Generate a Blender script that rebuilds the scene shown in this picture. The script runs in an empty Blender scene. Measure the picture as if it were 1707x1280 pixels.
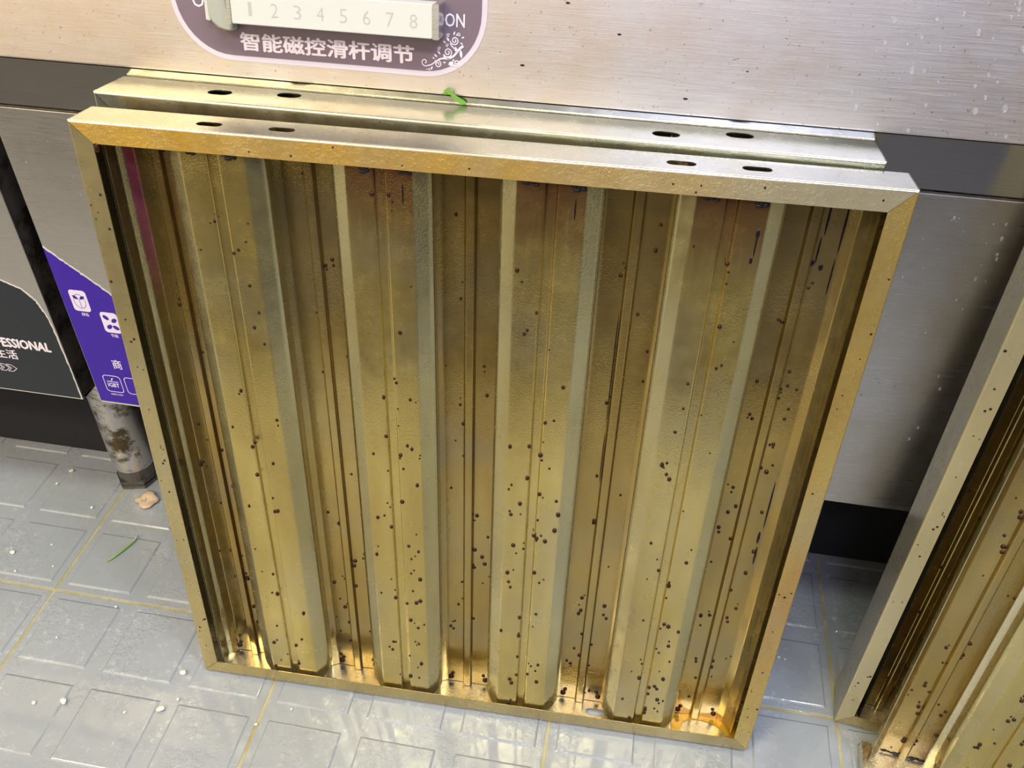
import bpy, bmesh, math, random
from mathutils import Matrix, Vector
C = bpy.context.scene.collection
S = 0.001                                    # all builder dimensions are millimetres
# ------------------------------------------------------------------ camera
cam_d = bpy.data.cameras.new('camera'); cam = bpy.data.objects.new('camera', cam_d); C.objects.link(cam)
cam_d.sensor_width = 36; cam_d.lens = 1456.96/1707*36; cam_d.clip_start = 0.02
def rotvec(w):
    t = math.sqrt(sum(v*v for v in w)); return Matrix.Rotation(t, 3, Vector(w)/t)
Rw = rotvec((2.26533, 0.20489, -0.07136))      # rows: right, down, forward
M = Matrix((Rw[0], -Rw[1], -Rw[2])).transposed().to_4x4()
M.translation = Vector((0.6279, -0.53292, 0.86329))
cam.matrix_world = M
bpy.context.scene.camera = cam
# ------------------------------------------------------------------ world, lights, exposure
sc = bpy.context.scene
sc.view_settings.view_transform = 'Standard'; sc.view_settings.look = 'None'
sc.view_settings.gamma = 1; sc.view_settings.use_curve_mapping = False
sc.view_settings.exposure = -0.3
w = bpy.data.worlds.new('world'); sc.world = w; w.use_nodes = True
w.node_tree.nodes['Background'].inputs[0].default_value = (0.75, 0.8, 0.9, 1)
w.node_tree.nodes['Background'].inputs[1].default_value = 0.3
LIGHTS = [  # x, y, z, size x, size y, power, colour
    ('warm', -1.00, -1.60, 2.48, 1.1, 0.3, 78, (1.0, 0.81, 0.52)),
    ('cool', 0.95, -1.80, 2.48, 0.9, 0.3, 46, (0.62, 0.62, 1.0)),
    ('mid', 0.45, -0.66, 2.48, 1.2, 0.25, 33, (0.96, 1.0, 0.90)),
    ('right', 1.75, -0.80, 2.48, 0.6, 0.3, 40, (0.72, 0.78, 1.0)),
]
for nm, x, y, z, sx, sy, p, col in LIGHTS:
    l = bpy.data.lights.new('lamp_'+nm, 'AREA'); l.shape = 'RECTANGLE'; l.size = sx; l.size_y = sy
    l.energy = p; l.color = col
    o = bpy.data.objects.new('lamp_'+nm, l); o.location = (x, y, z); C.objects.link(o)

# ------------------------------------------------------------------ material helpers
def nodes(name):
    m = bpy.data.materials.new(name); m.use_nodes = True
    nt = m.node_tree; return m, nt, nt.nodes['Principled BSDF']
def N(nt, t, **k):
    n = nt.nodes.new(t)
    for a, b in k.items(): setattr(n, a, b)
    return n
def coords(nt, scale=(1,1,1), rnd=True, kind='Object'):
    tc = N(nt, 'ShaderNodeTexCoord'); mp = N(nt, 'ShaderNodeMapping'); mp.inputs['Scale'].default_value = scale
    nt.links.new(tc.outputs[kind], mp.inputs[0])
    if rnd:
        oi = N(nt, 'ShaderNodeObjectInfo'); mul = N(nt, 'ShaderNodeMath', operation='MULTIPLY'); mul.inputs[1].default_value = 37
        nt.links.new(oi.outputs['Random'], mul.inputs[0]); cb = N(nt, 'ShaderNodeCombineXYZ')
        for i in range(3): nt.links.new(mul.outputs[0], cb.inputs[i])
        nt.links.new(cb.outputs[0], mp.inputs['Location'])
    return mp.outputs[0]
def noise(nt, vec, scale, detail=4, rough=.6):
    n = N(nt, 'ShaderNodeTexNoise'); n.inputs['Scale'].default_value = scale; n.inputs['Detail'].default_value = detail
    n.inputs['Roughness'].default_value = rough; nt.links.new(vec, n.inputs['Vector']); return n.outputs['Fac']
def ramp(nt, fac, stops, interp='LINEAR'):
    r = N(nt, 'ShaderNodeValToRGB'); r.color_ramp.interpolation = interp
    els = r.color_ramp.elements
    while len(els) < len(stops): els.new(.5)
    for e, (p, c) in zip(els, stops):
        e.position = p; e.color = (*c, 1) if len(c) == 3 else c
    nt.links.new(fac, r.inputs[0]); return r.outputs[0]
def g(v): return (v, v, v)
def mix(nt, fac, a, b, mode='MIX'):
    m = N(nt, 'ShaderNodeMix', data_type='RGBA', blend_type=mode)
    for s, v in ((0, fac), (6, a), (7, b)):
        if hasattr(v, 'is_output') or hasattr(v, 'links'): nt.links.new(v, m.inputs[s])
        else: m.inputs[s].default_value = v if s == 0 else (*v, 1)
    return m.outputs[2]
def bump(nt, b, h, strength, dist, prev=None):
    n = N(nt, 'ShaderNodeBump'); n.inputs['Strength'].default_value = strength; n.inputs['Distance'].default_value = dist
    nt.links.new(h, n.inputs['Height'])
    if prev is not None: nt.links.new(prev, n.inputs['Normal'])
    nt.links.new(n.outputs[0], b.inputs['Normal']); return n.outputs[0]
def simple(name, col, rough=.5, metal=0, spec=.5, **k):
    m, nt, b = nodes(name); b.inputs['Base Color'].default_value = (*col, 1)
    b.inputs['Roughness'].default_value = rough; b.inputs['Metallic'].default_value = metal
    b.inputs['Specular IOR Level'].default_value = spec
    for a, v in k.items(): b.inputs[a.replace('_', ' ')].default_value = v
    return m
def zramp(nt, lo, hi, axis='Z'):
    """0..1 along a local axis between lo and hi (metres)"""
    tc = N(nt, 'ShaderNodeTexCoord'); sp = N(nt, 'ShaderNodeSeparateXYZ'); nt.links.new(tc.outputs['Object'], sp.inputs[0])
    mr = N(nt, 'ShaderNodeMapRange'); mr.inputs['From Min'].default_value = lo; mr.inputs['From Max'].default_value = hi
    nt.links.new(sp.outputs[axis], mr.inputs[0]); return mr.outputs[0]
def mul(nt, a, b):
    m = N(nt, 'ShaderNodeMath', operation='MULTIPLY'); nt.links.new(a, m.inputs[0])
    if hasattr(b, 'links'): nt.links.new(b, m.inputs[1])
    else: m.inputs[1].default_value = b
    return m.outputs[0]

def greasy(name, dark, mid, light, rough=(.2, .38), metal=.9, topstain=None, tint=None, bumpy=.35, crust=None, rnd=True, xfade=None, sat=1.0):
    """steel under a yellow-brown film of baked grease: streaked, patchy, finely pimpled"""
    m, nt, b = nodes(name)
    v = coords(nt, (1, 1, .22), rnd); v2 = coords(nt, (1, 1, 1), rnd)
    f = noise(nt, v, 22, 4, .5)
    col = ramp(nt, f, [(.2, dark), (.5, mid), (.8, light)])
    grey = ramp(nt, noise(nt, v2, 9, 2), [(.45, g(0)), (.8, g(.5))])
    col = mix(nt, grey, col, tuple(sum(mid)/3*1.05*x for x in (1.0, 1.0, .8)))
    if xfade:                                 # the film thins out towards one end of the rail
        xs = N(nt, 'ShaderNodeMath', operation='ADD'); nt.links.new(zramp(nt, xfade[1], xfade[2], 'X'), xs.inputs[0])
        nt.links.new(mul(nt, noise(nt, v2, 12, 3), .5), xs.inputs[1])
        col = mix(nt, ramp(nt, xs.outputs[0], [(.25, g(0)), (.95, g(1))]), col, xfade[0])
    if topstain:                              # burnt drips that hang down from the top lip
        z = zramp(nt, *topstain)
        dr = noise(nt, coords(nt, (1, 1, .06), rnd), 170, 3)
        s = N(nt, 'ShaderNodeMath', operation='ADD'); nt.links.new(z, s.inputs[0]); nt.links.new(dr, s.inputs[1])
        k = ramp(nt, s.outputs[0], [(.55, g(0)), (.8, g(.5)), (1, g(1))]); k = mul(nt, k, z)
        col = mix(nt, k, col, (.20, .065, .03))
    if tint:                                  # rainbow heat tint: colour, from z to z
        col = mix(nt, ramp(nt, zramp(nt, tint[1], tint[2]), [(0, g(0)), (.5, g(.7)), (1, g(1))]), col, tint[0])
    nt.links.new(col, b.inputs['Base Color'])
    b.inputs['Metallic'].default_value = metal
    rr = ramp(nt, noise(nt, v2, 60, 4), [(.3, g(rough[0]*.75)), (.7, g(rough[1]*.82))]); nt.links.new(rr, b.inputs['Roughness'])
    b.inputs['Coat Weight'].default_value = .35; b.inputs['Coat Roughness'].default_value = .12; b.inputs['Coat Tint'].default_value = (1, .93, .7, 1)
    n1 = bump(nt, b, noise(nt, v2, 14, 2), .12, .003)
    pim = ramp(nt, noise(nt, v2, 620, 2), [(.45, g(0)), (.8, g(1))])
    pat = ramp(nt, noise(nt, v2, 14, 1), [(.4, g(.1)), (.75, g(1))])
    n2 = bump(nt, b, mul(nt, pim, pat), bumpy, .0005, n1)
    if crust: bump(nt, b, ramp(nt, noise(nt, v2, 190, 2), [(.45, g(0)), (.65, g(1))]), crust, .001, n2)
    else: bump(nt, b, noise(nt, coords(nt, (20, 20, 1), rnd), 14, 2), .06, .0006, n2)
    return m
def brushed(name, col, rough=(.25, .4), axis='x', stain=None, metal=1.0, spots=False):
    m, nt, b = nodes(name)
    sc_ = {'x': (1, 60, 60), 'z': (60, 60, 1)}[axis]
    v = coords(nt, sc_, False); v2 = coords(nt, (1,1,1), False)
    c = mix(nt, ramp(nt, noise(nt, v, 22, 4), [(.3, g(0)), (.7, g(.5))]), col, tuple(x*.82 for x in col))
    if stain: c = mix(nt, ramp(nt, noise(nt, v2, stain[1], 6, .7), [(stain[2], g(0)), (stain[3], g(1))]), c, stain[0])
    if spots:
        c = mix(nt, ramp(nt, noise(nt, v2, 330, 3), [(.66, g(0)), (.72, g(.6))]), c, (.16, .13, .09))
    nt.links.new(c, b.inputs['Base Color']); b.inputs['Metallic'].default_value = metal
    nt.links.new(ramp(nt, noise(nt, v, 30, 3), [(.3, g(rough[0])), (.7, g(rough[1]))]), b.inputs['Roughness'])
    n1 = bump(nt, b, noise(nt, v, 40, 3), .05 if rough[0] < .1 else .12, .0006)
    bump(nt, b, noise(nt, v2, 7, 2), .15, .003, n1)
    return m

M_ = {}
M_['baffle'] = greasy('baffle_grease', (.42, .315, .095), (.57, .46, .155), (.74, .63, .26), metal=.9)
M_['baffle_burnt'] = greasy('baffle_burnt_grease', (.42, .31, .09), (.57, .455, .15), (.74, .62, .25), topstain=(.50, .60), metal=.9)
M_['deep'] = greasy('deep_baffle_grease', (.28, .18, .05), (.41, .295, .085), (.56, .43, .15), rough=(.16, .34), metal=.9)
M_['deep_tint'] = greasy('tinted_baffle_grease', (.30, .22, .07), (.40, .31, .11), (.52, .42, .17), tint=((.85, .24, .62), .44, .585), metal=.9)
M_['side'] = greasy('baffle_side_grease_reflection', (.36, .30, .13), (.48, .42, .20), (.58, .53, .30), metal=.9)  # greasy sides; their grey-green reflection tone is painted into the colour
M_['web'] = greasy('frame_web_steel', (.36, .40, .355), (.43, .47, .425), (.50, .54, .50), rough=(.24, .38), metal=.95, bumpy=.12)
M_['web1'] = greasy('front_web_steel', (.28, .31, .27), (.34, .37, .33), (.40, .43, .39), rough=(.28, .4), metal=.95, bumpy=.12)
M_['web4'] = greasy('pale_channel_side', (.52, .50, .36), (.62, .60, .46), (.70, .69, .56), rough=(.28, .4), metal=.6, bumpy=.12)
M_['inner'] = greasy('frame_inner_grease', (.12, .10, .04), (.20, .17, .08), (.32, .27, .14))
M_['lip_gold'] = greasy('top_lip_gold', (.72, .43, .065), (.80, .51, .095), (.84, .60, .18), rough=(.3, .42), metal=.65, bumpy=.5, crust=.15, xfade=((.60, .56, .38), .28, .62), rnd=False)
M_['lip_olive'] = greasy('lip_olive', (.34, .27, .11), (.43, .36, .16), (.52, .46, .24), rough=(.3, .45), metal=.7)
M_['lip_pale'] = greasy('lip_pale', (.36, .32, .165), (.44, .40, .22), (.52, .48, .29), rough=(.32, .45), metal=.3)
M_['lip_rust'] = greasy('lip_rusty', (.42, .25, .09), (.52, .38, .11), (.62, .50, .16), rough=(.3, .45), metal=.65, bumpy=.6, crust=.15)
M_['tray'] = greasy('tray_bright', (.48, .44, .33), (.60, .58, .49), (.70, .69, .62), rough=(.22, .38), metal=.9)
M_['steel'] = brushed('panel_steel', (.56, .54, .51), (.26, .42), 'x', ((.46, .41, .33), 5, .5, .75))
M_['control'] = brushed('control_panel_steel', (.80, .78, .76), (.34, .46), 'x', ((.72, .60, .46), 4, .45, .7), .95, True)
M_['mirror'] = brushed('apron_steel', (.66, .655, .63), (.07, .14), 'x')
M_['leg'] = brushed('leg_steel', (.58, .56, .52), (.28, .42), 'z', ((.10, .07, .03), 26, .52, .62), .85)
M_['dirty'] = brushed('dirty_side_steel', (.10, .085, .065), (.4, .6), 'z', ((.02, .015, .01), 30, .45, .6), .5)
M_['black'] = simple('black_void', (.012, .012, .012), .8)
M_['drop'] = simple('grease_bead', (.030, .010, .004), .1, 0, .25)
M_['amber'] = simple('amber_grease', (.60, .33, .02), .08, .3, .8, Coat_Weight=1.0)
M_['char'] = simple('burnt_grease', (.010, .008, .008), .25, 0, .3)
M_['plate'] = simple('plate_mauve', (.20, .15, .18), .35, .2)
M_['plate_rim'] = simple('plate_rim_white', (.62, .56, .60), .4)
M_['print'] = simple('white_print', (.85, .76, .80), .5)
M_['white'] = simple('white_plastic', (.62, .64, .57), .4)
M_['grey_print'] = simple('grey_embossing', (.46, .48, .42), .5)
M_['cap'] = brushed('cap_steel', (.75, .76, .72), (.2, .3), 'x')
M_['knob'] = simple('grey_green_plastic', (.38, .40, .33), .25, .0)
M_['violet'] = simple('violet_sticker', (.045, .012, .33), .35, 0, .3)
M_['ink'] = simple('black_sticker', (.016, .022, .026), .4, 0, .35)
M_['torn'] = simple('torn_white_paper', (.66, .63, .55), .8)
M_['lilac_print'] = simple('lilac_print', (.80, .74, .86), .5)
M_['hexfoot'] = simple('dark_foot_metal', (.16, .15, .13), .3, .8)
M_['grout'] = None

def tile_mat():
    m, nt, b = nodes('wet_floor_tile'); v = coords(nt, (1,1,1), False, 'Object')
    geo = N(nt, 'ShaderNodeNewGeometry'); P = geo.outputs['Position']
    c = ramp(nt, noise(nt, P, 6, 4), [(.3, (.285, .31, .31)), (.7, (.345, .37, .37))])
    region = ramp(nt, noise(nt, P, 7, 2), [(.46, g(0)), (.58, g(1))])          # dried splash marks in patches
    c = mix(nt, mul(nt, ramp(nt, noise(nt, P, 95, 6, .75), [(.56, g(0)), (.66, g(.4))]), region), c, (.66, .67, .62))
    nt.links.new(c, b.inputs['Base Color'])
    wet = noise(nt, P, 16, 4, .6)
    nt.links.new(ramp(nt, wet, [(.44, g(.34)), (.54, g(.05))]), b.inputs['Roughness'])
    b.inputs['Coat Weight'].default_value = .5; b.inputs['Coat Roughness'].default_value = .05
    n1 = bump(nt, b, noise(nt, P, 9, 2), .25, .004)
    edge = ramp(nt, noise(nt, P, 120, 4, .7), [(.46, g(0)), (.56, g(1))])
    wm = ramp(nt, noise(nt, P, 11, 3), [(.5, g(0)), (.62, g(1))])
    bump(nt, b, mul(nt, edge, wm), .5, .0009, n1)
    return m
M_['tile'] = tile_mat()
def grout_mat():
    m, nt, b = nodes('stained_grout'); geo = N(nt, 'ShaderNodeNewGeometry'); P = geo.outputs['Position']
    nt.links.new(ramp(nt, noise(nt, P, 20, 4), [(.35, (.34, .29, .11)), (.6, (.44, .41, .24)), (.75, (.18, .11, .04))]), b.inputs['Base Color'])
    b.inputs['Roughness'].default_value = .25
    bump(nt, b, noise(nt, P, 300, 3), .5, .001); return m
M_['grout'] = grout_mat()

# ------------------------------------------------------------------ mesh helpers (millimetres in, metres out)
class MB:
    def __init__(s): s.v = []; s.f = []; s.m = []; s.cur = 0
    def add(s, verts, faces, mat=None, T=None):
        n = len(s.v)
        for p in verts:
            p = Vector(p)
            if T is not None: p = T @ p
            s.v.append(p)
        for f in faces: s.f.append([i+n for i in f]); s.m.append(s.cur if mat is None else mat)
        return s
    def box(s, x0, x1, y0, y1, z0, z1, mat=None, T=None):
        V = [(x, y, z) for z in (z0, z1) for y in (y0, y1) for x in (x0, x1)]
        return s.add(V, [(0,2,3,1), (4,5,7,6), (0,1,5,4), (2,6,7,3), (0,4,6,2), (1,3,7,5)], mat, T)
    def prism(s, pts, frm, h0, h1, mat=None):
        """polygon pts (2-D) mapped by frm(x, y, h) and extruded from h0 to h1"""
        n = len(pts)
        V = [frm(x, y, h0) for x, y in pts]+[frm(x, y, h1) for x, y in pts]
        F = [tuple(range(n-1, -1, -1)), tuple(range(n, 2*n))]+[(i, (i+1) % n, (i+1) % n+n, i+n) for i in range(n)]
        return s.add(V, F, mat)
    def dome(s, c, r, T, sx=1, sy=1, sz=.7, seg=7):
        """small bead on a surface; T maps local (x, y, out) to space"""
        V = [T(c[0], c[1], r*sz)]; rings = [(math.sin(a), math.cos(a)) for a in (.65, 1.25, 1.75)]
        for (q, o) in rings:
            for k in range(seg):
                a = 2*math.pi*k/seg; V.append(T(c[0]+r*sx*q*math.cos(a), c[1]+r*sy*q*math.sin(a), r*sz*o))
        F = [(0, 1+k, 1+(k+1) % seg) for k in range(seg)]
        for j in range(2):
            for k in range(seg):
                a, b_ = 1+j*seg+k, 1+j*seg+(k+1) % seg; F.append((a, a+seg, b_+seg, b_))
        return s.add(V, F)
    def build(s, name, mats, parent=None, smooth=False, coll=True):
        me = bpy.data.meshes.new(name); me.from_pydata([tuple(p*S) for p in s.v], [], s.f)
        if not isinstance(mats, (list, tuple)): mats = [mats]
        for m in mats: me.materials.append(m)
        me.polygons.foreach_set('material_index', s.m)
        if smooth: me.polygons.foreach_set('use_smooth', [True]*len(s.f))
        me.update()
        bm = bmesh.new(); bm.from_mesh(me); bmesh.ops.recalc_face_normals(bm, faces=bm.faces); bm.to_mesh(me); bm.free()
        o = bpy.data.objects.new(name, me); C.objects.link(o)
        if parent: o.parent = parent
        return o
def bevel(o, width, seg=2, ang=25):
    m = o.modifiers.new('bevel', 'BEVEL'); m.width = width*S; m.segments = seg; m.limit_method = 'ANGLE'; m.angle_limit = math.radians(ang); return o
def solid(o, t):
    m = o.modifiers.new('solid', 'SOLIDIFY'); m.thickness = t*S; m.offset = 0; return o
def tag(o, label, cat, group=None, kind=None):
    o['label'] = label; o['category'] = cat
    if group: o['group'] = group
    if kind: o['kind'] = kind
    return o
def empty(name, mat):
    o = bpy.data.objects.new(name, None); C.objects.link(o); o.matrix_world = mat; o.empty_display_size = .05; return o
def curve_mesh(cd):
    o = bpy.data.objects.new('tmp', cd); C.objects.link(o); dg = bpy.context.evaluated_depsgraph_get()
    me = bpy.data.meshes.new_from_object(o.evaluated_get(dg))
    V = [tuple(v.co) for v in me.vertices]; F = [tuple(p.vertices) for p in me.polygons]
    bpy.data.objects.remove(o); bpy.data.meshes.remove(me); bpy.data.curves.remove(cd); return V, F
def holed(outer, holes, t):
    """flat plate with holes, thickness t, in its own xy plane centred on z=0"""
    cd = bpy.data.curves.new('c', 'CURVE'); cd.dimensions = '2D'; cd.fill_mode = 'BOTH'; cd.extrude = t/2
    for pts in [outer]+holes:
        sp = cd.splines.new('POLY'); sp.points.add(len(pts)-1); sp.use_cyclic_u = True
        for q, (x, y) in zip(sp.points, pts): q.co = (x, y, 0, 1)
    return curve_mesh(cd)
def stadium(cx, cy, L, h, n=6):
    r = h/2; P = []
    for k in range(n+1):
        a = -math.pi/2+math.pi*k/n; P.append((cx+L/2-r+r*math.cos(a), cy+r*math.sin(a)))
    for k in range(n+1):
        a = math.pi/2+math.pi*k/n; P.append((cx-L/2+r+r*math.cos(a), cy+r*math.sin(a)))
    return P
def rrect(x0, x1, y0, y1, r, n=5):
    P = []
    for cx, cy, a0 in ((x1-r, y1-r, 0), (x0+r, y1-r, 90), (x0+r, y0+r, 180), (x1-r, y0+r, 270)):
        for k in range(n+1):
            a = math.radians(a0+90*k/n); P.append((cx+r*math.cos(a), cy+r*math.sin(a)))
    return P
def text(body, height, width, frm, T0, bold=0.0, shear=0.0, thick=.25):
    """lettering fitted into width x height (mm) with its lower left corner at T0, on the surface frm(x, y, out)"""
    cd = bpy.data.curves.new('t', 'FONT'); cd.body = body; cd.size = 1; cd.offset = min(bold, 0); cd.resolution_u = 2; cd.shear = shear
    V, F = curve_mesh(cd)
    if bold > 0:                              # thicken by stacking shifted copies of the outline
        V0, F0 = V, F; V, F = [], []
        for i, (dx, dy) in enumerate(((-1, 0), (1, 0), (0, 1), (0, -1), (0, 0))):
            n = len(V); V += [(x+dx*bold, y+dy*bold*.7, .02*i) for x, y, z in V0]; F += [tuple(k+n for k in f) for f in F0]
    else: V = [(x, y, 0) for x, y, z in V]
    x0, x1 = min(v[0] for v in V), max(v[0] for v in V); y0, y1 = min(v[1] for v in V), max(v[1] for v in V)
    return [frm(T0[0]+(v[0]-x0)/(x1-x0)*width, T0[1]+(v[1]-y0)/(y1-y0)*height, thick+v[2]) for v in V], F

# ------------------------------------------------------------------ the room
def struct(name, mb, mat, parent=None):
    o = mb.build(name, mat, parent)
    if parent is None: o['kind'] = 'structure'
    return o
room_white = simple('room_wall_tile', (.34, .33, .31), .45)
room_warm_lit = simple('room_wall_tile_warm_lit', (.80, .76, .72), .5)  # warm-lit tone put into the tile colour, brightens the control panel's reflection
ceil_m = simple('room_ceiling', (.7, .7, .68), .8)
base_m = simple('added_base_dark', (.06, .06, .058), .4)
floor = struct('floor', MB().box(-2000, 3200, -2400, 900, -30, -2.2), M_['grout'])
struct('wall_front', MB().box(-2000, 3200, 900, 960, -30, 2600), room_white)
struct('wall_back', MB().box(-2000, 3200, -2460, -2400, -30, 2600), room_warm_lit)
struct('wall_left', MB().box(-2060, -2000, -2460, 960, -30, 2600), room_warm_lit)
struct('added_dark_panel_1', MB().box(1230, 2500, -2399, -2370, -2, 2050), simple('added_panel_dark', (.05, .048, .045), .5))  # unseen dark panel, added to darken the control panel's reflection at far right
struct('wall_right', MB().box(3200, 3260, -2460, 960, -30, 2600), room_white)
struct('ceiling', MB().box(-2060, 3260, -2460, 960, 2600, 2660), ceil_m)
struct('added_dark_base_back', MB().box(-2000, 3200, -2398, -2380, -2, 560), base_m)  # unseen dark base, added so the apron band reflects something dark

# floor tiles: 300 mm, each pressed with nine raised square pads
def tile_mesh():
    mb = MB(); a, b_ = 1.6, 298.4
    mb.box(a, b_, a, b_, -12, -1.5)
    for i in range(3):
        for j in range(3):
            x0, y0 = 100*i+10, 100*j+10; x1, y1 = x0+80, y0+80; d = 2.0
            V = [(x0, y0, -1.5), (x1, y0, -1.5), (x1, y1, -1.5), (x0, y1, -1.5), (x0+d, y0+d, 0), (x1-d, y0+d, 0), (x1-d, y1-d, 0), (x0+d, y1-d, 0)]
            mb.add(V, [(0, 1, 5, 4), (1, 2, 6, 5), (2, 3, 7, 6), (3, 0, 4, 7), (4, 5, 6, 7)])
    return mb
tproto = None; rnd = random.Random(4)
for i in range(-6, 8):
    for j in range(-8, 3):
        if tproto is None: t = tproto = tile_mesh().build('tile', M_['tile'], floor); bevel(t, .7, 2, 20)
        else: t = tproto.copy(); C.objects.link(t)
        t.location = (i*.3, j*.3, rnd.uniform(-.0003, .0))

# ------------------------------------------------------------------ cookers
YF = 92.0
def onf(x, z, h): return (x, YF-h, z)                      # point on the vertical front face
th = math.radians(10); ct, st = math.cos(th), math.sin(th)
def onp(x, s_, h): return (x, YF+s_*st-h*ct, 603+s_*ct+h*st)   # point on the sloping control panel
def cooker(x0, x1, name, label):
    e = empty(name, Matrix.Translation((0, 0, 0)))
    tag(e, label, 'stove')
    mb = MB()
    # control panel: sloping front, worktop behind
    prof = [(YF, 603), (YF+250*st, 603+250*ct), (760, 850), (760, 603)]
    V = [(x, y, z) for x in (x0, x1) for y, z in prof]
    mb.add(V, [(0, 1, 2, 3), (4, 7, 6, 5), (0, 4, 5, 1), (1, 5, 6, 2), (2, 6, 7, 3), (3, 7, 4, 0)])
    bevel(mb.build('control_panel', M_['control'], e), 1.5, 3)
    mb = MB().box(x0, x1, YF, YF+40, 563.6, 602.6); mb.build('apron_band', M_['mirror'], e)
    mb = MB().box(x0+2, x1-2, YF+6, 760, 240, 602); mb.build('body', M_['dirty'], e)
    pan = MB().box(x0, x1, YF, YF+3, 228.5, 560.4).build('front_panel', M_['steel'], e); bevel(pan, .8)
    MB().box(x0, x1, YF+3.1, YF+16, 228.5, 231).box(x0, x1, YF+3.1, YF+16, 558, 560.4).build('panel_return', M_['cap'], e)
    MB().box(x0, x0+2, YF+3.2, 755, 228.5, 600).build('side_panel', M_['dirty'], e)
    MB().box(x1-2, x1, YF+3.2, 755, 228.5, 600).build('side_panel', M_['dirty'], e)
    return e, pan
main, main_panel = cooker(78.5, 1900, 'induction_cooker', 'brushed steel induction cooker behind the filters, with mauve control plate and violet sticker')
left, left_panel = cooker(-1500, 57.5, 'induction_cooker', 'steel cooker at left edge with black sticker and visible round leg')
# bare label: the names repeat, Blender adds the suffix
def leg(parent, cx, cy, r=26):
    mb = MB(); seg = 28; rings = [(30, r), (33, r+.6), (250, r)]
    V = [(cx+q*math.cos(2*math.pi*k/seg), cy+q*math.sin(2*math.pi*k/seg), z) for z, q in rings for k in range(seg)]
    F = [(j*seg+k, j*seg+(k+1) % seg, (j+1)*seg+(k+1) % seg, (j+1)*seg+k) for j in range(2) for k in range(seg)]
    F += [tuple(range(seg))[::-1], tuple(range(2*seg, 3*seg))]
    mb.add(V, F); o = mb.build('leg', M_['leg'], parent, True)
    o.modifiers.new('es', 'EDGE_SPLIT').split_angle = math.radians(40)
    mb = MB(); rings = [(10, r-1.5, 28), (31, r-2.5, 28)]
    V = [(cx+q*math.cos(2*math.pi*k/n), cy+q*math.sin(2*math.pi*k/n), z) for z, q, n in rings for k in range(n)]
    mb.add(V, [(k, (k+1) % 28, 28+(k+1) % 28, 28+k) for k in range(28)])
    n = 6
    for z0, z1, q in ((1, 5, r+4), (5, 7, r+2), (7, 11, r+2.5)):
        V = [(cx+q*math.cos(2*math.pi*(k+.2)/n), cy+q*math.sin(2*math.pi*(k+.2)/n), z) for z in (z0, z1) for k in range(n)]
        mb.add(V, [(5, 4, 3, 2, 1, 0), (6, 7, 8, 9, 10, 11)]+[(k, (k+1) % 6, (k+1) % 6+6, k+6) for k in range(6)])
    f = mb.build('adjustable_foot', M_['hexfoot'], o); bevel(f, .6)
    return o
leg(left, 8, 191); leg(left, -900, 191); leg(main, 1700, 330)
leg(left, -900, 690); leg(left, 8, 690); leg(main, 300, 690); leg(main, 1700, 690)

for x0_, x1_, par in ((80, 1890, main), (-1490, 56, left)):
    MB().box(x0_, x1_, 222, 232, 1, 239).build('kick_plate', M_['black'], par)
# control plate: mauve rounded plate with white rim
def smooth_poly(P, n=4):
    out = []; L = len(P)
    for i in range(L):
        p0, p1, p2, p3 = P[i-1], P[i], P[(i+1) % L], P[(i+2) % L]
        for k in range(n):
            t = k/n
            out.append(tuple(.5*(2*p1[c]+(p2[c]-p0[c])*t+(2*p0[c]-5*p1[c]+4*p2[c]-p3[c])*t*t+(-p0[c]+3*p1[c]-3*p2[c]+p3[c])*t**3) for c in (0, 1)))
    return out
plate_pts = rrect(260.5, 503, 12.7, 118, 46, 10)
rim = MB().prism(plate_pts, onp, 0, .5).build('control_plate', M_['plate_rim'], main)
MB().prism(rrect(264.5, 499, 16.6, 114, 42, 10), onp, .5, .8).build('mauve_face', M_['plate'], rim)
def put_text(name, parent, mat, *a, **k):
    V, F = text(*a, **k); o = MB().add(V, F).build(name, mat, parent); return o
zh = '智能磁控滑杆调节'; tx0, tx1 = 313.2, 449.2
put_text('lettering', rim, M_['print'], zh, 13.2, tx1-tx0, onp, (tx0, 20.6), bold=.032, thick=.95)
put_text('lettering', rim, M_['print'], 'ON', 9.3, 14.6, onp, (472.2, 48.6), bold=.012, thick=.95)
put_text('lettering', rim, M_['print'], 'OFF', 9.3, 21, onp, (278.5, 49), bold=.01, thick=.95)
# scroll ornament
def stroke(mb, pts, wd, h=.95):
    """ribbon of tapering width along a 2-D path on the plate"""
    n = len(pts); V = []; F = []
    for i, (x, y) in enumerate(pts):
        a = pts[max(i-1, 0)]; b_ = pts[min(i+1, n-1)]; dx, dy = b_[0]-a[0], b_[1]-a[1]; L = math.hypot(dx, dy) or 1
        ww = wd(i/(n-1)) if callable(wd) else wd
        V += [onp(x-dy/L*ww, y+dx/L*ww, h), onp(x+dy/L*ww, y-dx/L*ww, h)]
    F = [(2*i, 2*i+1, 2*i+3, 2*i+2) for i in range(n-1)]
    mb.add(V, F)
def spiral(cx, cy, r, a0, turns, sgn=1, n=26):
    return [(cx+r*(1-t*.85)*math.cos(a0+sgn*turns*2*math.pi*t), cy+r*(1-t*.85)*math.sin(a0+sgn*turns*2*math.pi*t)) for t in [k/n for k in range(n+1)]]
def bez(p0, p1, p2, p3, n=16):
    return [tuple((1-t)**3*p0[c]+3*(1-t)**2*t*p1[c]+3*(1-t)*t*t*p2[c]+t**3*p3[c] for c in (0, 1)) for t in [k/n for k in range(n+1)]]
def leafp(mb, x, y, L, a, wd):
    P = [(x+L*t*math.cos(a), y+L*t*math.sin(a)) for t in [k/8 for k in range(9)]]
    stroke(mb, P, lambda t: wd*math.sin(math.pi*t)+.03)
orn = MB()
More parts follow.
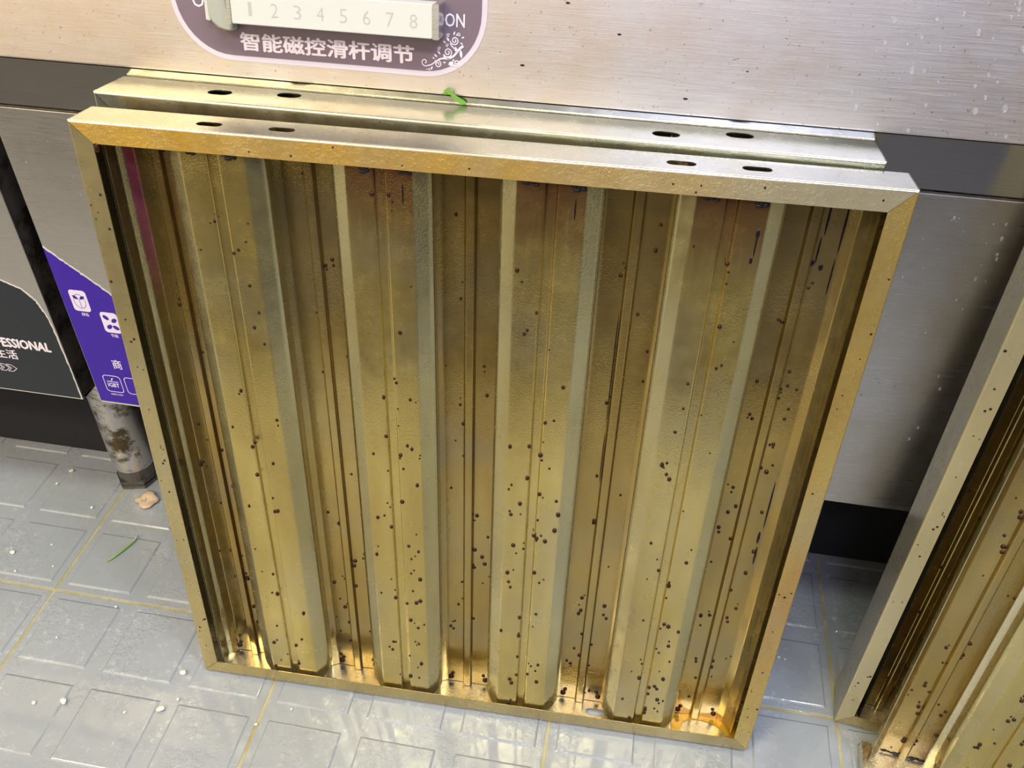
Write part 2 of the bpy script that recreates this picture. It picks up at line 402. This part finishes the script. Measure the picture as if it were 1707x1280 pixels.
stroke(orn, bez((459, 20.5), (466, 22), (466, 27), (473, 26.5))+bez((473, 26.5), (481, 27), (481, 34), (486, 36)), lambda t: .35+.5*t)
stroke(orn, spiral(457.2, 23, 3, -1.0, 1.1, -1), .32)
stroke(orn, spiral(467, 22.2, 2.9, 2.6, 1.6, -1), .34)
stroke(orn, spiral(481, 24, 3, 2.2, 1.6), .38)
stroke(orn, spiral(474.5, 31, 3.6, 3.6, 1.7, 1), .4)
stroke(orn, bez((471.5, 29), (471, 26.5), (475, 26.5), (476, 27)), .4)
stroke(orn, spiral(479.5, 39.5, 3.2, 3.4, 1.7, 1), .4)
stroke(orn, bez((476.4, 39), (476, 35), (479, 35), (480, 33)), .45)
stroke(orn, spiral(482.5, 43.6, 1.5, 3.4, 1.2, -1), .25); stroke(orn, spiral(474.6, 42.6, 1.4, .4, 1.2), .25)
stroke(orn, spiral(468, 33, 1.4, .4, 1.2), .25); stroke(orn, spiral(474, 35.6, 1.2, .4, 1.2), .22)
for x, y, L, a, wd in [(480, 35.5, 5, -1.3, 1.0), (484, 33.5, 6, -1.45, 1.0), (475, 22.5, 4, .3, 1.6), (471, 23.6, 2, .1, .5), (469, 29, 3.6, 2.3, .7), (466.5, 27, 3, 2.4, .6), (464.5, 25.6, 2, 2.5, .4),
    (463, 20.5, 3.2, -2.0, .6), (460.6, 19, 2, -1.8, .45), (458.8, 18.4, 1, -1.8, .35), (475.5, 38.6, 3.4, 2.2, .8), (473, 37.3, 2.5, 2.6, .5), (484.5, 41.4, 2.4, .5, .5), (483.6, 38.6, 2.8, -.7, .4), (478.6, 43, 3, 1.2, .6), (480.3, 42.8, 2, .6, .4)]:
    leafp(orn, x, y, L, a, wd)
orn.build('scroll_ornament', M_['print'], rim)
# slide control: white numbered bar between metal ends
bar = MB().prism(rrect(316.5, 467, 42, 65, .8, 2), onp, .8, 18).build('slide_bar', M_['white'], main); bevel(bar, .6)
MB().prism(rrect(467.2, 471.8, 41.6, 65.4, .8, 2), onp, .6, 18.4).build('end_cap', M_['cap'], bar)
MB().prism(rrect(313.8, 316.4, 41.6, 65.4, .6, 2), onp, .6, 18.4).build('end_cap', M_['cap'], bar)
for k in range(8):
    V, F = text(str(k+1), 9.4, 2.6 if k == 0 else 5.6, onp, (333+17.2*k-2.8, 48.2), bold=-.012, thick=18.12)
    MB().add(V, F).build('numeral', M_['grey_print'], bar)
kn = MB().prism([(296, 86), (295, 60), (295, 46), (297.5, 40.5), (302, 37), (308, 35.6), (313.4, 35.4), (313.4, 43), (310.5, 52), (309, 86)], onp, .9, 12).build('slider_knob', M_['knob'], main)
bevel(kn, 2.2, 3)
tb = MB().prism([(290.2, 86), (289.6, 41), (293.4, 40.4), (294.8, 86)], onp, .9, 5).build('slider_tab', M_['white'], main); bevel(tb, .6)

# violet torn sticker on the main cooker
rr = random.Random(8)
def torn(P0, P1, n, amp):
    return [(P0[0]+(P1[0]-P0[0])*k/n+rr.uniform(-amp, amp), P0[1]+(P1[1]-P0[1])*k/n+rr.uniform(-amp, amp)) for k in range(n+1)]
edge = torn((79.5, 422), (139, 371.5), 34, .7)+torn((142, 369), (330, 300), 20, .7)
backing = [(79, 230)]+[(79, 424)]+[(x+.6, y+1.9+rr.uniform(-.5, .6)) for x, y in edge]+[(331, 230)]
st_ = MB().prism(backing, onf, .02, .2).build('violet_sticker', M_['torn'], main)
MB().prism([(79.4, 231.6)]+edge+[(330, 231.6)], onf, .2, .35).build('violet_film', M_['violet'], st_)
def icon(cx, cz, kind):
    o = MB().prism(rrect(cx-9, cx+9, cz-12.5, cz+12.5, 3.4, 4), onf, .35, .5).build('icon', M_['lilac_print'], st_)
    mb = MB()
    if kind == 'sprout':
        ring = [(cx+6.3*math.cos(a), cz-.5+8.6*math.sin(a)) for a in [2*math.pi*k/28 for k in range(29)]]
        for i in range(28):
            (x, y), (x2, y2) = ring[i], ring[i+1]
            mb.add([onf(x, y, .6), onf(x2, y2, .6), onf(cx+(x2-cx)*.93, cz-.5+(y2-cz+.5)*.93, .6), onf(cx+(x-cx)*.93, cz-.5+(y-cz+.5)*.93, .6)], [(0, 1, 2, 3)])
        mb.add([onf(cx-.25, cz-8, .6), onf(cx+.25, cz-8, .6), onf(cx+.25, cz+2, .6), onf(cx-.25, cz+2, .6)], [(0, 1, 2, 3)])
        for s_, a in ((-1, 2.5), (1, .6)):
            L = 7.4; pts = [(cx+s_*.6+L*t*math.cos(a)+q*math.sin(a)*-1, cz+1.8+L*t*math.sin(a)+q*math.cos(a)) for t, q in [(0, 0), (.3, 1.7), (.6, 2.0), (1, 0), (.6, -1.5), (.3, -1.2)]]
            mb.prism(pts, onf, .5, .6)
    else:
        for dx, dz, a in ((-3.6, 6, 2.4), (4.4, 3.2, .7), (-2.6, -5.2, -2.4), (4.2, -5.6, -.6)):
            L, W2 = 3.6, 2.3
            pts = [(cx+dx+L*math.cos(t)*math.cos(a)-W2*math.sin(t)*math.sin(a), cz+dz+L*math.cos(t)*math.sin(a)+W2*math.sin(t)*math.cos(a)) for t in [2*math.pi*k/12 for k in range(12)]]
            mb.prism(pts, onf, .5, .6)
    mb.build('icon_print', M_['violet'], st_)
icon(97.6, 364.5, 'sprout'); icon(123.5, 341.5, 'fan')
put_text('lettering', st_, M_['lilac_print'], '绿色', 4.2, 8, onf, (94.5, 346.2), bold=.02, thick=.45)
put_text('lettering', st_, M_['lilac_print'], '节能', 4.2, 8, onf, (119, 323.2), bold=.02, thick=.45)
put_text('lettering', st_, M_['lilac_print'], '商', 12.6, 10.5, onf, (108.6, 280.4), bold=.015, thick=.45)
def outline_box(x0, x1, z0, z1, r, wd):
    V, F = holed(rrect(x0, x1, z0, z1, r), [rrect(x0+wd, x1-wd, z0+wd, z1-wd, r-wd*.6)], .1)
    MB().add([onf(x, y, .42+z) for x, y, z in V], F).build('badge_outline', M_['lilac_print'], st_)
outline_box(91.6, 111.5, 247, 270, 4, .7); outline_box(115.5, 135.5, 247, 270, 4, .7)
put_text('lettering', st_, M_['lilac_print'], 'IGBT', 5.6, 13, onf, (95, 254), bold=.03, thick=.45)
put_text('lettering', st_, M_['lilac_print'], '德国进口模块', 2.2, 14, onf, (94.5, 242.6), bold=.02, thick=.45)
mb = MB(); mb.prism([(100, 262.5), (102.5, 264.5), (103, 267), (101, 265.5)], onf, .35, .45); mb.prism([(95, 261), (108, 261), (108, 261.8), (95, 261.8)], onf, .35, .45); mb.build('badge_mark', M_['lilac_print'], st_)

# black sticker on the left cooker
curve = [(57, 232), (57.2, 276), (56.8, 315), (54.6, 340), (49, 358), (38, 371), (20, 378.5), (-40, 382), (-300, 390)]
cs = []
for i in range(len(curve)-1):
    a, b_ = curve[i], curve[i+1]; n = 8 if i < 7 else 3
    cs += [(a[0]+(b_[0]-a[0])*k/n+(rr.uniform(-.5, .25) if i < 6 else 0), a[1]+(b_[1]-a[1])*k/n+rr.uniform(-.3, .3)) for k in range(n)]
cs = [(min(x, 57.4), z) for x, z in cs]
bs = MB().prism([(-300, 229)]+[(57.2, 229)]+cs+[(-300, 390)], onf, .02, .2).build('black_sticker', M_['torn'], left)
inner = [(min(x-1.1-rr.uniform(0, .8), 56.4), z-1.2) for x, z in cs[2:]]
MB().prism([(-300, 230.2), (55.2, 230.2), (55.6, 233)]+inner+[(-300, 388)], onf, .2, .35).build('black_film', M_['ink'], bs)
put_text('lettering', bs, M_['print'], 'PROFESSIONAL', 12.6, 87, onf, (-44, 291.5), bold=.05, shear=.14, thick=.45)
put_text('lettering', bs, M_['print'], '生活', 12.6, 25, onf, (-25.5, 275.5), bold=.02, thick=.45)
mb = MB()
for k in range(5):
    x = -14-8.5*k; h = 4.6
    P = [(x-6, 262-h), (x, 262-h), (x+5.5, 262), (x, 262+h), (x-6, 262+h), (x-.5, 262)]
    for i in range(6):
        a, b_ = P[i], P[(i+1) % 6]; dx, dy = b_[0]-a[0], b_[1]-a[1]; L = math.hypot(dx, dy); nx, ny = -dy/L*.28, dx/L*.28
        mb.prism([(a[0]-nx, a[1]-ny), (b_[0]-nx, b_[1]-ny), (b_[0]+nx, b_[1]+ny), (a[0]+nx, a[1]+ny)], onf, .35, .45)
mb.build('chevron_print', M_['print'], bs)

# splashed water beads and flecks on the cooker steel
water = simple('water_bead', (.9, .92, .95), .06, 0, .6, Transmission_Weight=.85, IOR=1.33)
mb = MB(); rw = random.Random(21)
for _ in range(120):
    x = rw.gauss(850, 60); s_ = rw.uniform(2, 110)
    if x > 720: mb.dome((x, s_), rw.choice((.5, .7, .9, 1.4, 2.0)), onp, 1, rw.uniform(.9, 1.6), .35)
for _ in range(90):
    x = rw.uniform(815, 900); z = rw.uniform(300, 550)
    mb.dome((x, z), rw.choice((.4, .6, .8, 1.5)), onf, rw.uniform(.6, 1), rw.uniform(1, 1.6), .35)
for _ in range(14): mb.dome((rw.uniform(92, 200), rw.uniform(440, 552)), rw.uniform(.4, .9), onf, 1, 1.2, .4)
b0 = mb.build('water_beads', water, main, True); b0['kind'] = 'stuff'
mb = MB(); 
for x, s_ in [(530, 26), (598, 52), (650, 12), (690, 34), (560, 70)]: mb.dome((x, s_), rw.uniform(.6, 1.3), onp, 1.5, .7, .3)
mb.build('dirt_flecks', M_['char'], main, True)['kind'] = 'stuff'

# ------------------------------------------------------------------ baffle filters
Wf, Hf, LIP = 580.7, 600.6, 16.0
PITCH = 121.5; FC = [102.3+PITCH*k for k in range(4)]; RC = [45.5]+[102.3-PITCH/2+PITCH*k for k in range(1, 5)]
def rail(side, lipmat, slots, webmat=None, W=Wf, H=Hf, lip=LIP, name='frame_rail', Df=34.0):
    """one mitred channel of the frame: web with slots, front lip and back lip, rounded bends"""
    L = W if side in ('top', 'bottom') else H; R_ = 1.6; t = .8
    def F(p, q, o):    # p along, q depth, o inward from the outer face
        return {'top': (p, q, H-o), 'bottom': (p, q, o), 'left': (o, q, p), 'right': (W-o, q, p)}[side]
    mb = MB()
    V, Fa = holed([(0, R_), (L, R_), (L, Df-R_), (0, Df-R_)], slots, t)
    mb.add([F(x, y, t/2+z) for x, y, z in V], Fa, 0)
    for y0, l, m in ((0, lip, 1), (Df, 10, 1)):
        s_ = 1 if y0 == 0 else -1; gp = .25
        pts = [(R_+gp, R_), (L-R_-gp, R_), (L-l-gp, l), (l+gp, l)]
        V = [F(p, y0+s_*d, o) for d in (0, t) for p, o in pts]
        mb.add(V, [(0, 1, 2, 3), (7, 6, 5, 4), (0, 4, 5, 1), (1, 5, 6, 2), (2, 6, 7, 3), (3, 7, 4, 0)], m)
        arc = [(R_-R_*math.sin(a), R_-R_*math.cos(a)) for a in [math.pi/2*k/4 for k in range(5)]]   # (depth, inward)
        V = []
        for d, o in arc: V += [F(min(o, R_)+gp*.3, y0+s_*d, o), F(L-min(o, R_)-gp*.3, y0+s_*d, o)]
        mb.add(V, [(2*i, 2*i+1, 2*i+3, 2*i+2) for i in range(4)], 2)
    o = mb.build(name, [webmat or M_['web'], lipmat, M_['bend'] if side == 'top' else lipmat])
    return o
M_['web3'] = greasy('side_web_steel', (.27, .275, .255), (.33, .335, .315), (.40, .405, .385), rough=(.3, .45), bumpy=.1, metal=.35)
M_['bend'] = greasy('bend_steel', (.66, .62, .46), (.76, .74, .60), (.84, .83, .72), rough=(.25, .35), metal=.9, bumpy=.3)
FRONT = [(-35.5, 24), (-36.5, 12), (-34, 9.5), (-24, 4), (-4.6, 4), (-3.6, 7.4), (3.6, 7.4), (4.6, 4), (24, 4), (34, 9.5), (36.5, 12), (35.5, 24)]
REAR = [(-36, 10), (-35, 20), (-29.5, 28), (-22.5, 32), (-4.4, 32), (-3.2, 27.8), (3.2, 27.8), (4.4, 32), (22.5, 32), (29.5, 28), (35, 20), (36, 10)]
def sheet(section, v0, v1, mats, matidx):
    mb = MB(); n = len(section); zs = [0, .18, .5, .82, 1]
    V = []
    for u, w_ in section:
        b0_ = v0(u, w_)
        for t in zs: V.append((u, w_, b0_+(v1-b0_)*t))
    k = len(zs)
    for i in range(n-1):
        for j in range(k-1):
            mb.add([V[i*k+j], V[(i+1)*k+j], V[(i+1)*k+j+1], V[i*k+j+1]], [(0, 1, 2, 3)], matidx[i])
    me = mb
    o = me.build('baffle', mats)
    bm = bmesh.new(); bm.from_mesh(o.data); bmesh.ops.remove_doubles(bm, verts=bm.verts, dist=1e-6); bmesh.ops.recalc_face_normals(bm, faces=bm.faces); bm.to_mesh(o.data); bm.free()
    bevel(o, .9, 2, 12); solid(o, .8)
    return o
def front_baffle(mat='baffle'):
    def v0(u, w_):
        a = abs(u)
        return 1.5+(0 if a < 23 else (a-23)**1.35*.55)+(8 if w_ > 20 else 0)
    return sheet(FRONT, v0, Hf-2, [M_[mat], M_['side']], [1, 1, 1, 0, 0, 0, 0, 0, 1, 1, 1])
REAR_END = [(-23.5, 4), (-26, 19), (-22.5, 23.5), (-19, 32), (-4.4, 32), (-3.2, 27.8), (3.2, 27.8), (4.4, 32), (20, 32), (26, 27.5), (31, 20), (32, 10)]
def rear_baffle(tint=False):
    def v0(u, w_): return 1.5+(0 if w_ > 26 else (32-w_)*.35)
    if tint: return sheet(REAR_END, v0, Hf-2, [M_['deep'], M_['inner'], M_['deep_tint'], M_['side']], [1, 3, 2, 0, 0, 0, 0, 0, 0, 3, 3])
    return sheet(REAR, v0, Hf-2, [M_['deep'], M_['side']], [1, 1, 0, 0, 0, 0, 0, 0, 0, 1, 1])
def beads(parent, section, count, seed, umax, wflat, lo=.0, big=False, blobs=()):
    """cooled grease beads sitting on one baffle, denser towards the bottom half"""
    r_ = random.Random(seed); mb = MB(); T = lambda x, y, o: (x, wflat-.4-o, y); k = 0
    while k < count:
        v = (1-r_.random()**.62)*Hf*1.0 if r_.random() < .8 else r_.uniform(0, Hf*.92)
        if v < 12: continue
        u = r_.uniform(-umax, umax)
        if abs(u) < 5.5: u = math.copysign(5.6, u)
        n = 1 if r_.random() < .8 else 2
        for q in range(n):
            rad = r_.choice((1.0, 1.3, 1.7, 2.0, 2.3))*(1 if v < 360 else .8)
            mb.dome((u+q*r_.uniform(-4, 4), v+q*r_.uniform(3, 7)), rad, T, r_.uniform(.8, 1), r_.uniform(.95, 1.3), .75); k += 1
    for u, v, q in blobs: mb.dome((u, v), q, T, 1, 1.1, .8)
    o = mb.build('grease_beads', M_['drop'], parent, True); o['kind'] = 'stuff'; return o
def char(parent, pts, wflat, drips=()):
    mb = MB(); T = lambda x, y, o: (x, wflat-.4-o, y); r_ = random.Random(3)
    for u, v, L in pts:
        for k in range(7): mb.dome((u+r_.uniform(-L, L), v+r_.uniform(-1.5, 2)), r_.uniform(1.0, 2.1), T, 1.5, .8, .5)
    for u, v, q, L in drips: mb.dome((u, v), q, T, 1, L/q, .35)
    o = mb.build('burnt_grease', M_['char'], parent, True); o['kind'] = 'stuff'

def frame_matrix(x, y, yaw, tilt, z=0):
    a = Vector((math.cos(yaw), math.sin(yaw), 0)); b_ = Vector((-math.sin(yaw), math.cos(yaw), 0))
    up = b_*math.sin(tilt)+Vector((0, 0, math.cos(tilt))); n = b_*math.cos(tilt)-Vector((0, 0, math.sin(tilt)))
    m = Matrix((a, n, up)).transposed().to_4x4(); m.translation = Vector((x, y, z))*S; return m
def reparent(o, root, x=0.0):
    o.parent = root; o.location = (x*S, 0, 0); return o
def copy_tree(o, parent=None):
    c = o.copy(); C.objects.link(c); c.parent = parent
    for ch in list(o.children): copy_tree(ch, c)
    return c

slots_top = [stadium(99, 15, 19, 8.5), stadium(152, 16, 19, 8.5), stadium(430, 15, 20, 8.5), stadium(480, 16, 20, 8.5)]
slots_rear = [stadium(90, 24, 19, 12), stadium(142, 32, 19, 12), stadium(427, 19, 20, 12), stadium(479, 31, 20, 12)]
slots_bot = [stadium(136, 8, 24, 9), stadium(424, 18, 20, 9)]
f1 = empty('baffle_filter', frame_matrix(223.0, -70.0, .0226, .109, 5.0))
tag(f1, 'greasy steel baffle filter at front centre, upright ribbed channels beaded with brown grease', 'filter')
reparent(rail('top', M_['lip_gold'], slots_top, M_['web1']), f1)
reparent(rail('bottom', M_['lip_olive'], slots_bot, M_['tray']), f1)
reparent(rail('left', M_['lip_olive'], [], M_['inner']), f1)
reparent(rail('right', M_['lip_rust'], [], M_['inner']), f1)
fb = [reparent(front_baffle(), f1, FC[0]), reparent(front_baffle('baffle_burnt'), f1, FC[1])]
rb = [reparent(rear_baffle(True), f1, RC[0]), reparent(rear_baffle(), f1, RC[1])]
for x in FC[2:]:
    c = fb[1].copy(); C.objects.link(c); reparent(c, f1, x); fb.append(c)
for x in RC[2:]:
    c = rb[1].copy(); C.objects.link(c); reparent(c, f1, x); rb.append(c)
for k, b_ in enumerate(fb):
    beads(b_, FRONT, (42, 66, 62, 62)[k], 10+k, 23, 4)
    if k: char(b_, [(-14, 581, 5), (19, 581, 4)] if k > 1 else [(19, 581, 4), (-10, 581, 2)], 4, [(20, 560, 1.5, 4), (20, 553, .7, 12), (19, 540, 1.2, 3)] if k == 3 else [(17, 566, .7, 9)])
    else: char(b_, [(-15, 582, 2), (14, 582, 4)], 4)
for k, b_ in enumerate(rb):
    beads(b_, REAR, (30, 34, 34, 36, 54)[k], 30+k, 21, 32, blobs=[(-18, 8, 3.2), (19, 9, 3.0), (-16, 14, 2.2), (17, 16, 2)])
char(rb[4], [], 32, [(9, 566, .9, 17), (7.5, 540, .8, 12), (21, 560, .9, 24), (20.5, 520, .7, 16), (5.5, 530, 1.6, 3), (12, 527, 1.8, 3), (20, 300, .9, 30), (18, 262, 1.4, 8), (19, 240, 1.1, 12)])
char(rb[3], [], 32, [(-5.5, 420, .6, 60), (-5.5, 330, .6, 30)])
# beads on the left and right lips of the frame, and the amber pool in the tray
r_ = random.Random(77); mb = MB(); T = lambda x, y, o: (x, -o, y)
for _ in range(26): mb.dome((r_.uniform(2.5, 14), r_.uniform(20, 560)), r_.uniform(.6, 1.3), T, 1, 1.1, .5)
for _ in range(16): mb.dome((Wf-r_.uniform(2.5, 14), r_.uniform(20, 560)), r_.uniform(.6, 1.3), T, 1, 1.1, .5)
for _ in range(10): mb.dome((r_.uniform(30, 560), Hf-r_.uniform(3, 14)), r_.uniform(.5, .9), T, 1, 1.1, .5)
mb.dome((18.5, Hf-19, 0)[:2], 2.6, T, .8, 1.5, .5)
o = mb.build('grease_beads', M_['drop'], f1, True); o['kind'] = 'stuff'
mb = MB(); V = []
pool = smooth_poly([(505, 3), (503, 18), (506, 30), (530, 32), (556, 32), (571, 30), (574, 18), (568, 6), (560, 14), (548, 24), (530, 27), (516, 22), (512, 8)], 3)
mb.prism(pool, lambda x, y, h: (x, y, h), .85, 1.7); o = mb.build('grease_pool', M_['amber'], f1, False)
bevel(o, .5, 2)

f2 = copy_tree(f1); f2.matrix_world = frame_matrix(212.2, -21.0, .0, .112, 5.1)
tag(f2, 'pale slotted filter top showing behind the front centre filter, against the cooker', 'filter')
f3 = copy_tree(f1); f3.matrix_world = frame_matrix(895.8, -6, -.122, .067, 3.1)
tag(f3, 'baffle filter leaning at right, grey side rail and olive front lip facing the gap', 'filter')
for root in (f2, f3):
    for ch in list(root.children):
        if ch.name.startswith('frame_rail') or ch.name.startswith('grease_pool') or (root is f2 and ch.name.startswith('grease_beads')): bpy.data.objects.remove(ch)
for side, lip, sl, web in (('top', 'web', slots_rear, 'web'), ('bottom', 'lip_olive', slots_bot, 'tray'), ('left', 'web', [], 'web'), ('right', 'web', [], 'web')):
    reparent(rail(side, M_[lip], sl, M_[web], W=575 if side != 'right' else 575, Df=45.0), f2)
for side, lip, sl, web in (('top', 'lip_pale', slots_top, 'web'), ('bottom', 'lip_olive', slots_bot, 'tray'), ('left', 'lip_pale', [], 'web3'), ('right', 'lip_olive', [], 'inner')):
    reparent(rail(side, M_[lip], sl, M_[web], Df=45.0), f3)

# the nearest filter at the right edge, resting on the one behind; its first deep channel is at its open left side
f4 = empty('baffle_filter', frame_matrix(920.5, -61, -.115, .085, 3.4))
tag(f4, 'baffle filter at right edge, in front of the leaning one, gold-bottomed open channel first', 'filter')
mb = MB(); W4 = 560
tray = rrect(-6, W4, -2, 38, 7, 5); mb.prism(tray, lambda x, y, h: (x, y, h), .4, 1.3)
lipp = [(-6+7*(1-math.cos(a)), -2+7*(1-math.sin(a))) for a in [math.pi/2*k/6 for k in range(7)]]
path = [(-6, 30)]+lipp+[(W4, -2)]
V = []
for x, y in path: V += [(x, y, .4), (x, y, 14)]
mb.add(V, [(2*i, 2*i+1, 2*i+3, 2*i+2) for i in range(len(path)-1)])
o = mb.build('frame_rail', M_['tray'], f4); solid(o, .8)
o = MB().box(-4, W4, 0, 38, Hf-4, Hf-3).box(-4, W4, -.8, 0, Hf-18, Hf-3).build('frame_rail', M_['web'], f4)
o = MB().box(W4-1, W4, 0, 38, 16, Hf-18).build('frame_rail', M_['web'], f4)
def v0_(u, w_): return 1.5+(0 if w_ > 26 else (32-w_)*.35)
rb4 = sheet(REAR, v0_, Hf-2, [M_['deep'], M_['side'], M_['web4']], [1, 1, 0, 0, 0, 0, 0, 0, 2, 2, 2])
for k in range(5):
    c = rb4 if k == 0 else rb4.copy()
    if k: C.objects.link(c)
    reparent(c, f4, 35.5+PITCH*k)
    if k < 2:
        beads(c, REAR, 55, 60+k, 21, 32)
        char(c, [(-14, 4, 6), (-4, 4, 5), (8, 4, 6), (16, 4, 4)], 32)
for k in range(4):
    c = fb[0].copy(); C.objects.link(c); reparent(c, f4, 35.5+PITCH/2+PITCH*k)
    if k < 2: beads(c, FRONT, 55, 70+k, 23, 4)

# unseen dark mat, added to darken what the apron and upper baffles reflect
mat_o = MB().box(-1500, 2700, -2350, -730, .2, 9).build('added_dark_mat', simple('added_mat_black', (.05, .05, .048), .7)); bevel(mat_o, 2)
tag(mat_o, 'added dark mat behind the camera, unseen, darkens the steel reflections', 'mat')
# ------------------------------------------------------------------ scraps
def scrap():
    r_ = random.Random(5); mb = MB(); n = 14; rings = 4; V = []
    out = [15, 16, 13, 17, 18, 14, 12, 15, 13, 10, 14, 17, 16, 13]
    for j in range(rings+1):
        for k in range(n):
            a = 2*math.pi*k/n; q = out[k]*j/rings
            V.append((q*math.cos(a)*1.05, q*math.sin(a)*.85, 2.2+r_.uniform(-.3, 2.6)*(1 if j < rings else .3)+(3 if 2 <= k <= 4 and j > 1 else 0)))
    F = [(j*n+k, j*n+(k+1) % n, (j+1)*n+(k+1) % n, (j+1)*n+k) for j in range(rings) for k in range(n)]
    m, nt, b = nodes('tan_scrap'); nt.links.new(ramp(nt, noise(nt, coords(nt), 90, 4), [(.35, (.50, .36, .22)), (.65, (.68, .54, .36))]), b.inputs['Base Color']); b.inputs['Roughness'].default_value = .6
    o = mb.add(V, F).build('food_scrap', m, None, True); solid(o, 1.2); o.location = (.040, .148, 0); return o
tag(scrap(), 'crumpled tan scrap on the floor beside the round leg', 'food scrap')
def tube(name, pts, rad, mat, segs=6, flat=1.0):
    mb = MB(); V = []; n = len(pts); P = [Vector(p) for p in pts]
    for i, p in enumerate(P):
        d = (P[min(i+1, n-1)]-P[max(i-1, 0)]).normalized(); s_ = d.cross(Vector((0, 0, 1))).normalized(); u = s_.cross(d)
        q = rad*(1 if 0 < i < n-1 else .4)
        for k in range(segs):
            a = 2*math.pi*k/segs; V.append(p+s_*q*math.cos(a)+u*q*flat*math.sin(a))
    F = [(i*segs+k, i*segs+(k+1) % segs, (i+1)*segs+(k+1) % segs, (i+1)*segs+k) for i in range(n-1) for k in range(segs)]
    F += [tuple(range(segs)), tuple(range((n-1)*segs, n*segs))]
    return mb.add(V, F).build(name, mat, None, True)
m, nt, b = nodes('spring_onion'); nt.links.new(ramp(nt, zramp(nt, .078, .094, 'Y'), [(0, (.18, .42, .05)), (1, (.75, .8, .6))]), b.inputs['Base Color']); b.inputs['Roughness'].default_value = .3
tag(tube('spring_onion_sliver', [(40.5, 47, 1.3), (46, 56, 1.6), (51, 66, 2.2), (55.5, 76, 2.8), (57.4, 82, 3), (57.6, 88, 2.4), (57, 93, 1.3)], 1.25, m, 6, .7), 'thin green spring onion sliver lying on a grey floor tile', 'vegetable')
# leaf fragment on the rear filter's top edge, against the cooker apron
leafm = simple('parsley_green', (.16, .36, .04), .4)
mb = MB(); f_ = lambda x, y, h: (477+x, 90.4-h*.8-.03*y, 596.4+y*.8)
for pts in ([(-5, 6), (-2, 9), (0, 6.5), (3, 7.5), (2, 4), (0, 3), (-3, 3.5)], [(0, 3), (2, 4), (6, 1.5), (11, -1.5), (12.5, -4), (8, -5), (3, -1)], [(-1, 3.5), (-4, 5), (-7, 3.2), (-4, 2.6)]):
    mb.prism([(x*1.0, y*1.1+7) for x, y in pts], f_, 0, .6)
tag(mb.build('parsley_leaf', leafm), 'small torn green leaf on the cooker apron, above the rear filter top', 'leaf')
# crumbs of food on the wet floor
crm = simple('crumb_white', (.80, .76, .60), .4)
cr0 = None; rc = random.Random(12)
clabels = ['white crumb in the joint near the lower left corner of the picture', 'largest white crumb, beside the lower left corner of the centre filter', 'white crumb on the tile pad at the lower left, left of the paired crumbs', 'larger of two crumbs below the centre filter’s lower left corner', 'smaller of two crumbs below the centre filter’s lower left corner', 'white crumb farthest left under the left cooker edge', 'second white crumb down from the left cooker, in the tile channel', 'yellowish crumb on the channel left of the round leg', 'white crumb on the tile pad near the left picture edge', 'tiny white crumb by the left picture edge, below its larger neighbour', 'tiny white crumb on the joint crossing left of the centre filter', 'white crumb just left of the centre filter’s lower left corner', 'tiny white crumb on the pad below the joint crossing at lower left', 'tiny white crumb between the onion sliver and the lower left pads', 'right crumb of the pair on the shaded tile right of the centre filter', 'left crumb of the pair on the shaded tile right of the centre filter', 'tiny crumb under the bottom rail, below the first channel gap', 'tiny crumb touching the shadow of the bottom rail', 'tiny white crumb left of the green onion sliver', 'tiny white crumb left of the onion sliver, nearer the camera']
spots = [(61, -137, 2.2), (199, -76, 3.4), (90.7, -130, 3.4), (195, -120, 3.2), (208, -106, 1.8), (-85, 180, 2.6), (-91, 155, 2.0), (-24, 125, 2.0), (-80, 40, 2.8), (-60, 15, 1.6), (84, -10, 1.5), (206, -12, 2.4), (160, -130, 1.6), (40, -60, 1.4), (843, 63, 1.6), (850, 62, 1.2), (300, -118, 1.6), (330, -95, 1.4), (-40, 60, 1.5), (-20, 30, 1.2)]
for (x, y, q), lab in zip(spots, clabels):
    if cr0 is None:
        bm = bmesh.new(); bmesh.ops.create_icosphere(bm, subdivisions=2, radius=.001)
        for v in bm.verts: v.co *= rc.uniform(.75, 1.2); v.co.z *= .6
        me = bpy.data.meshes.new('food_crumb'); bm.to_mesh(me); bm.free(); me.materials.append(crm); o = cr0 = bpy.data.objects.new('food_crumb', me)
    else: o = cr0.copy()
    C.objects.link(o); o.location = (x*S, y*S, q*.5*S); o.scale = (q*rc.uniform(.8, 1.3), q, q); o.rotation_euler.z = rc.uniform(0, 6)
    tag(o, lab.replace('’', "'"), 'crumb', 'white crumbs on the wet floor')

# ------------------------------------------------------------------ ceiling lamps (the light sources declared above hang in these)
for nm, x, y, z, sx, sy, p, col in LIGHTS:
    e = empty('ceiling_light', Matrix.Translation((x, y, 2.6)))
    tag(e, {'warm': 'warm strip lamp on the ceiling over the left side', 'cool': 'cool white strip lamp on the ceiling near the back wall', 'mid': 'neutral strip lamp on the ceiling above the filters', 'right': 'short cool strip lamp on the ceiling towards the right wall'}[nm], 'lamp')
    MB().box(-sx*520, sx*520, -sy*560, sy*560, -60, 0).build('housing', M_['white'], e)
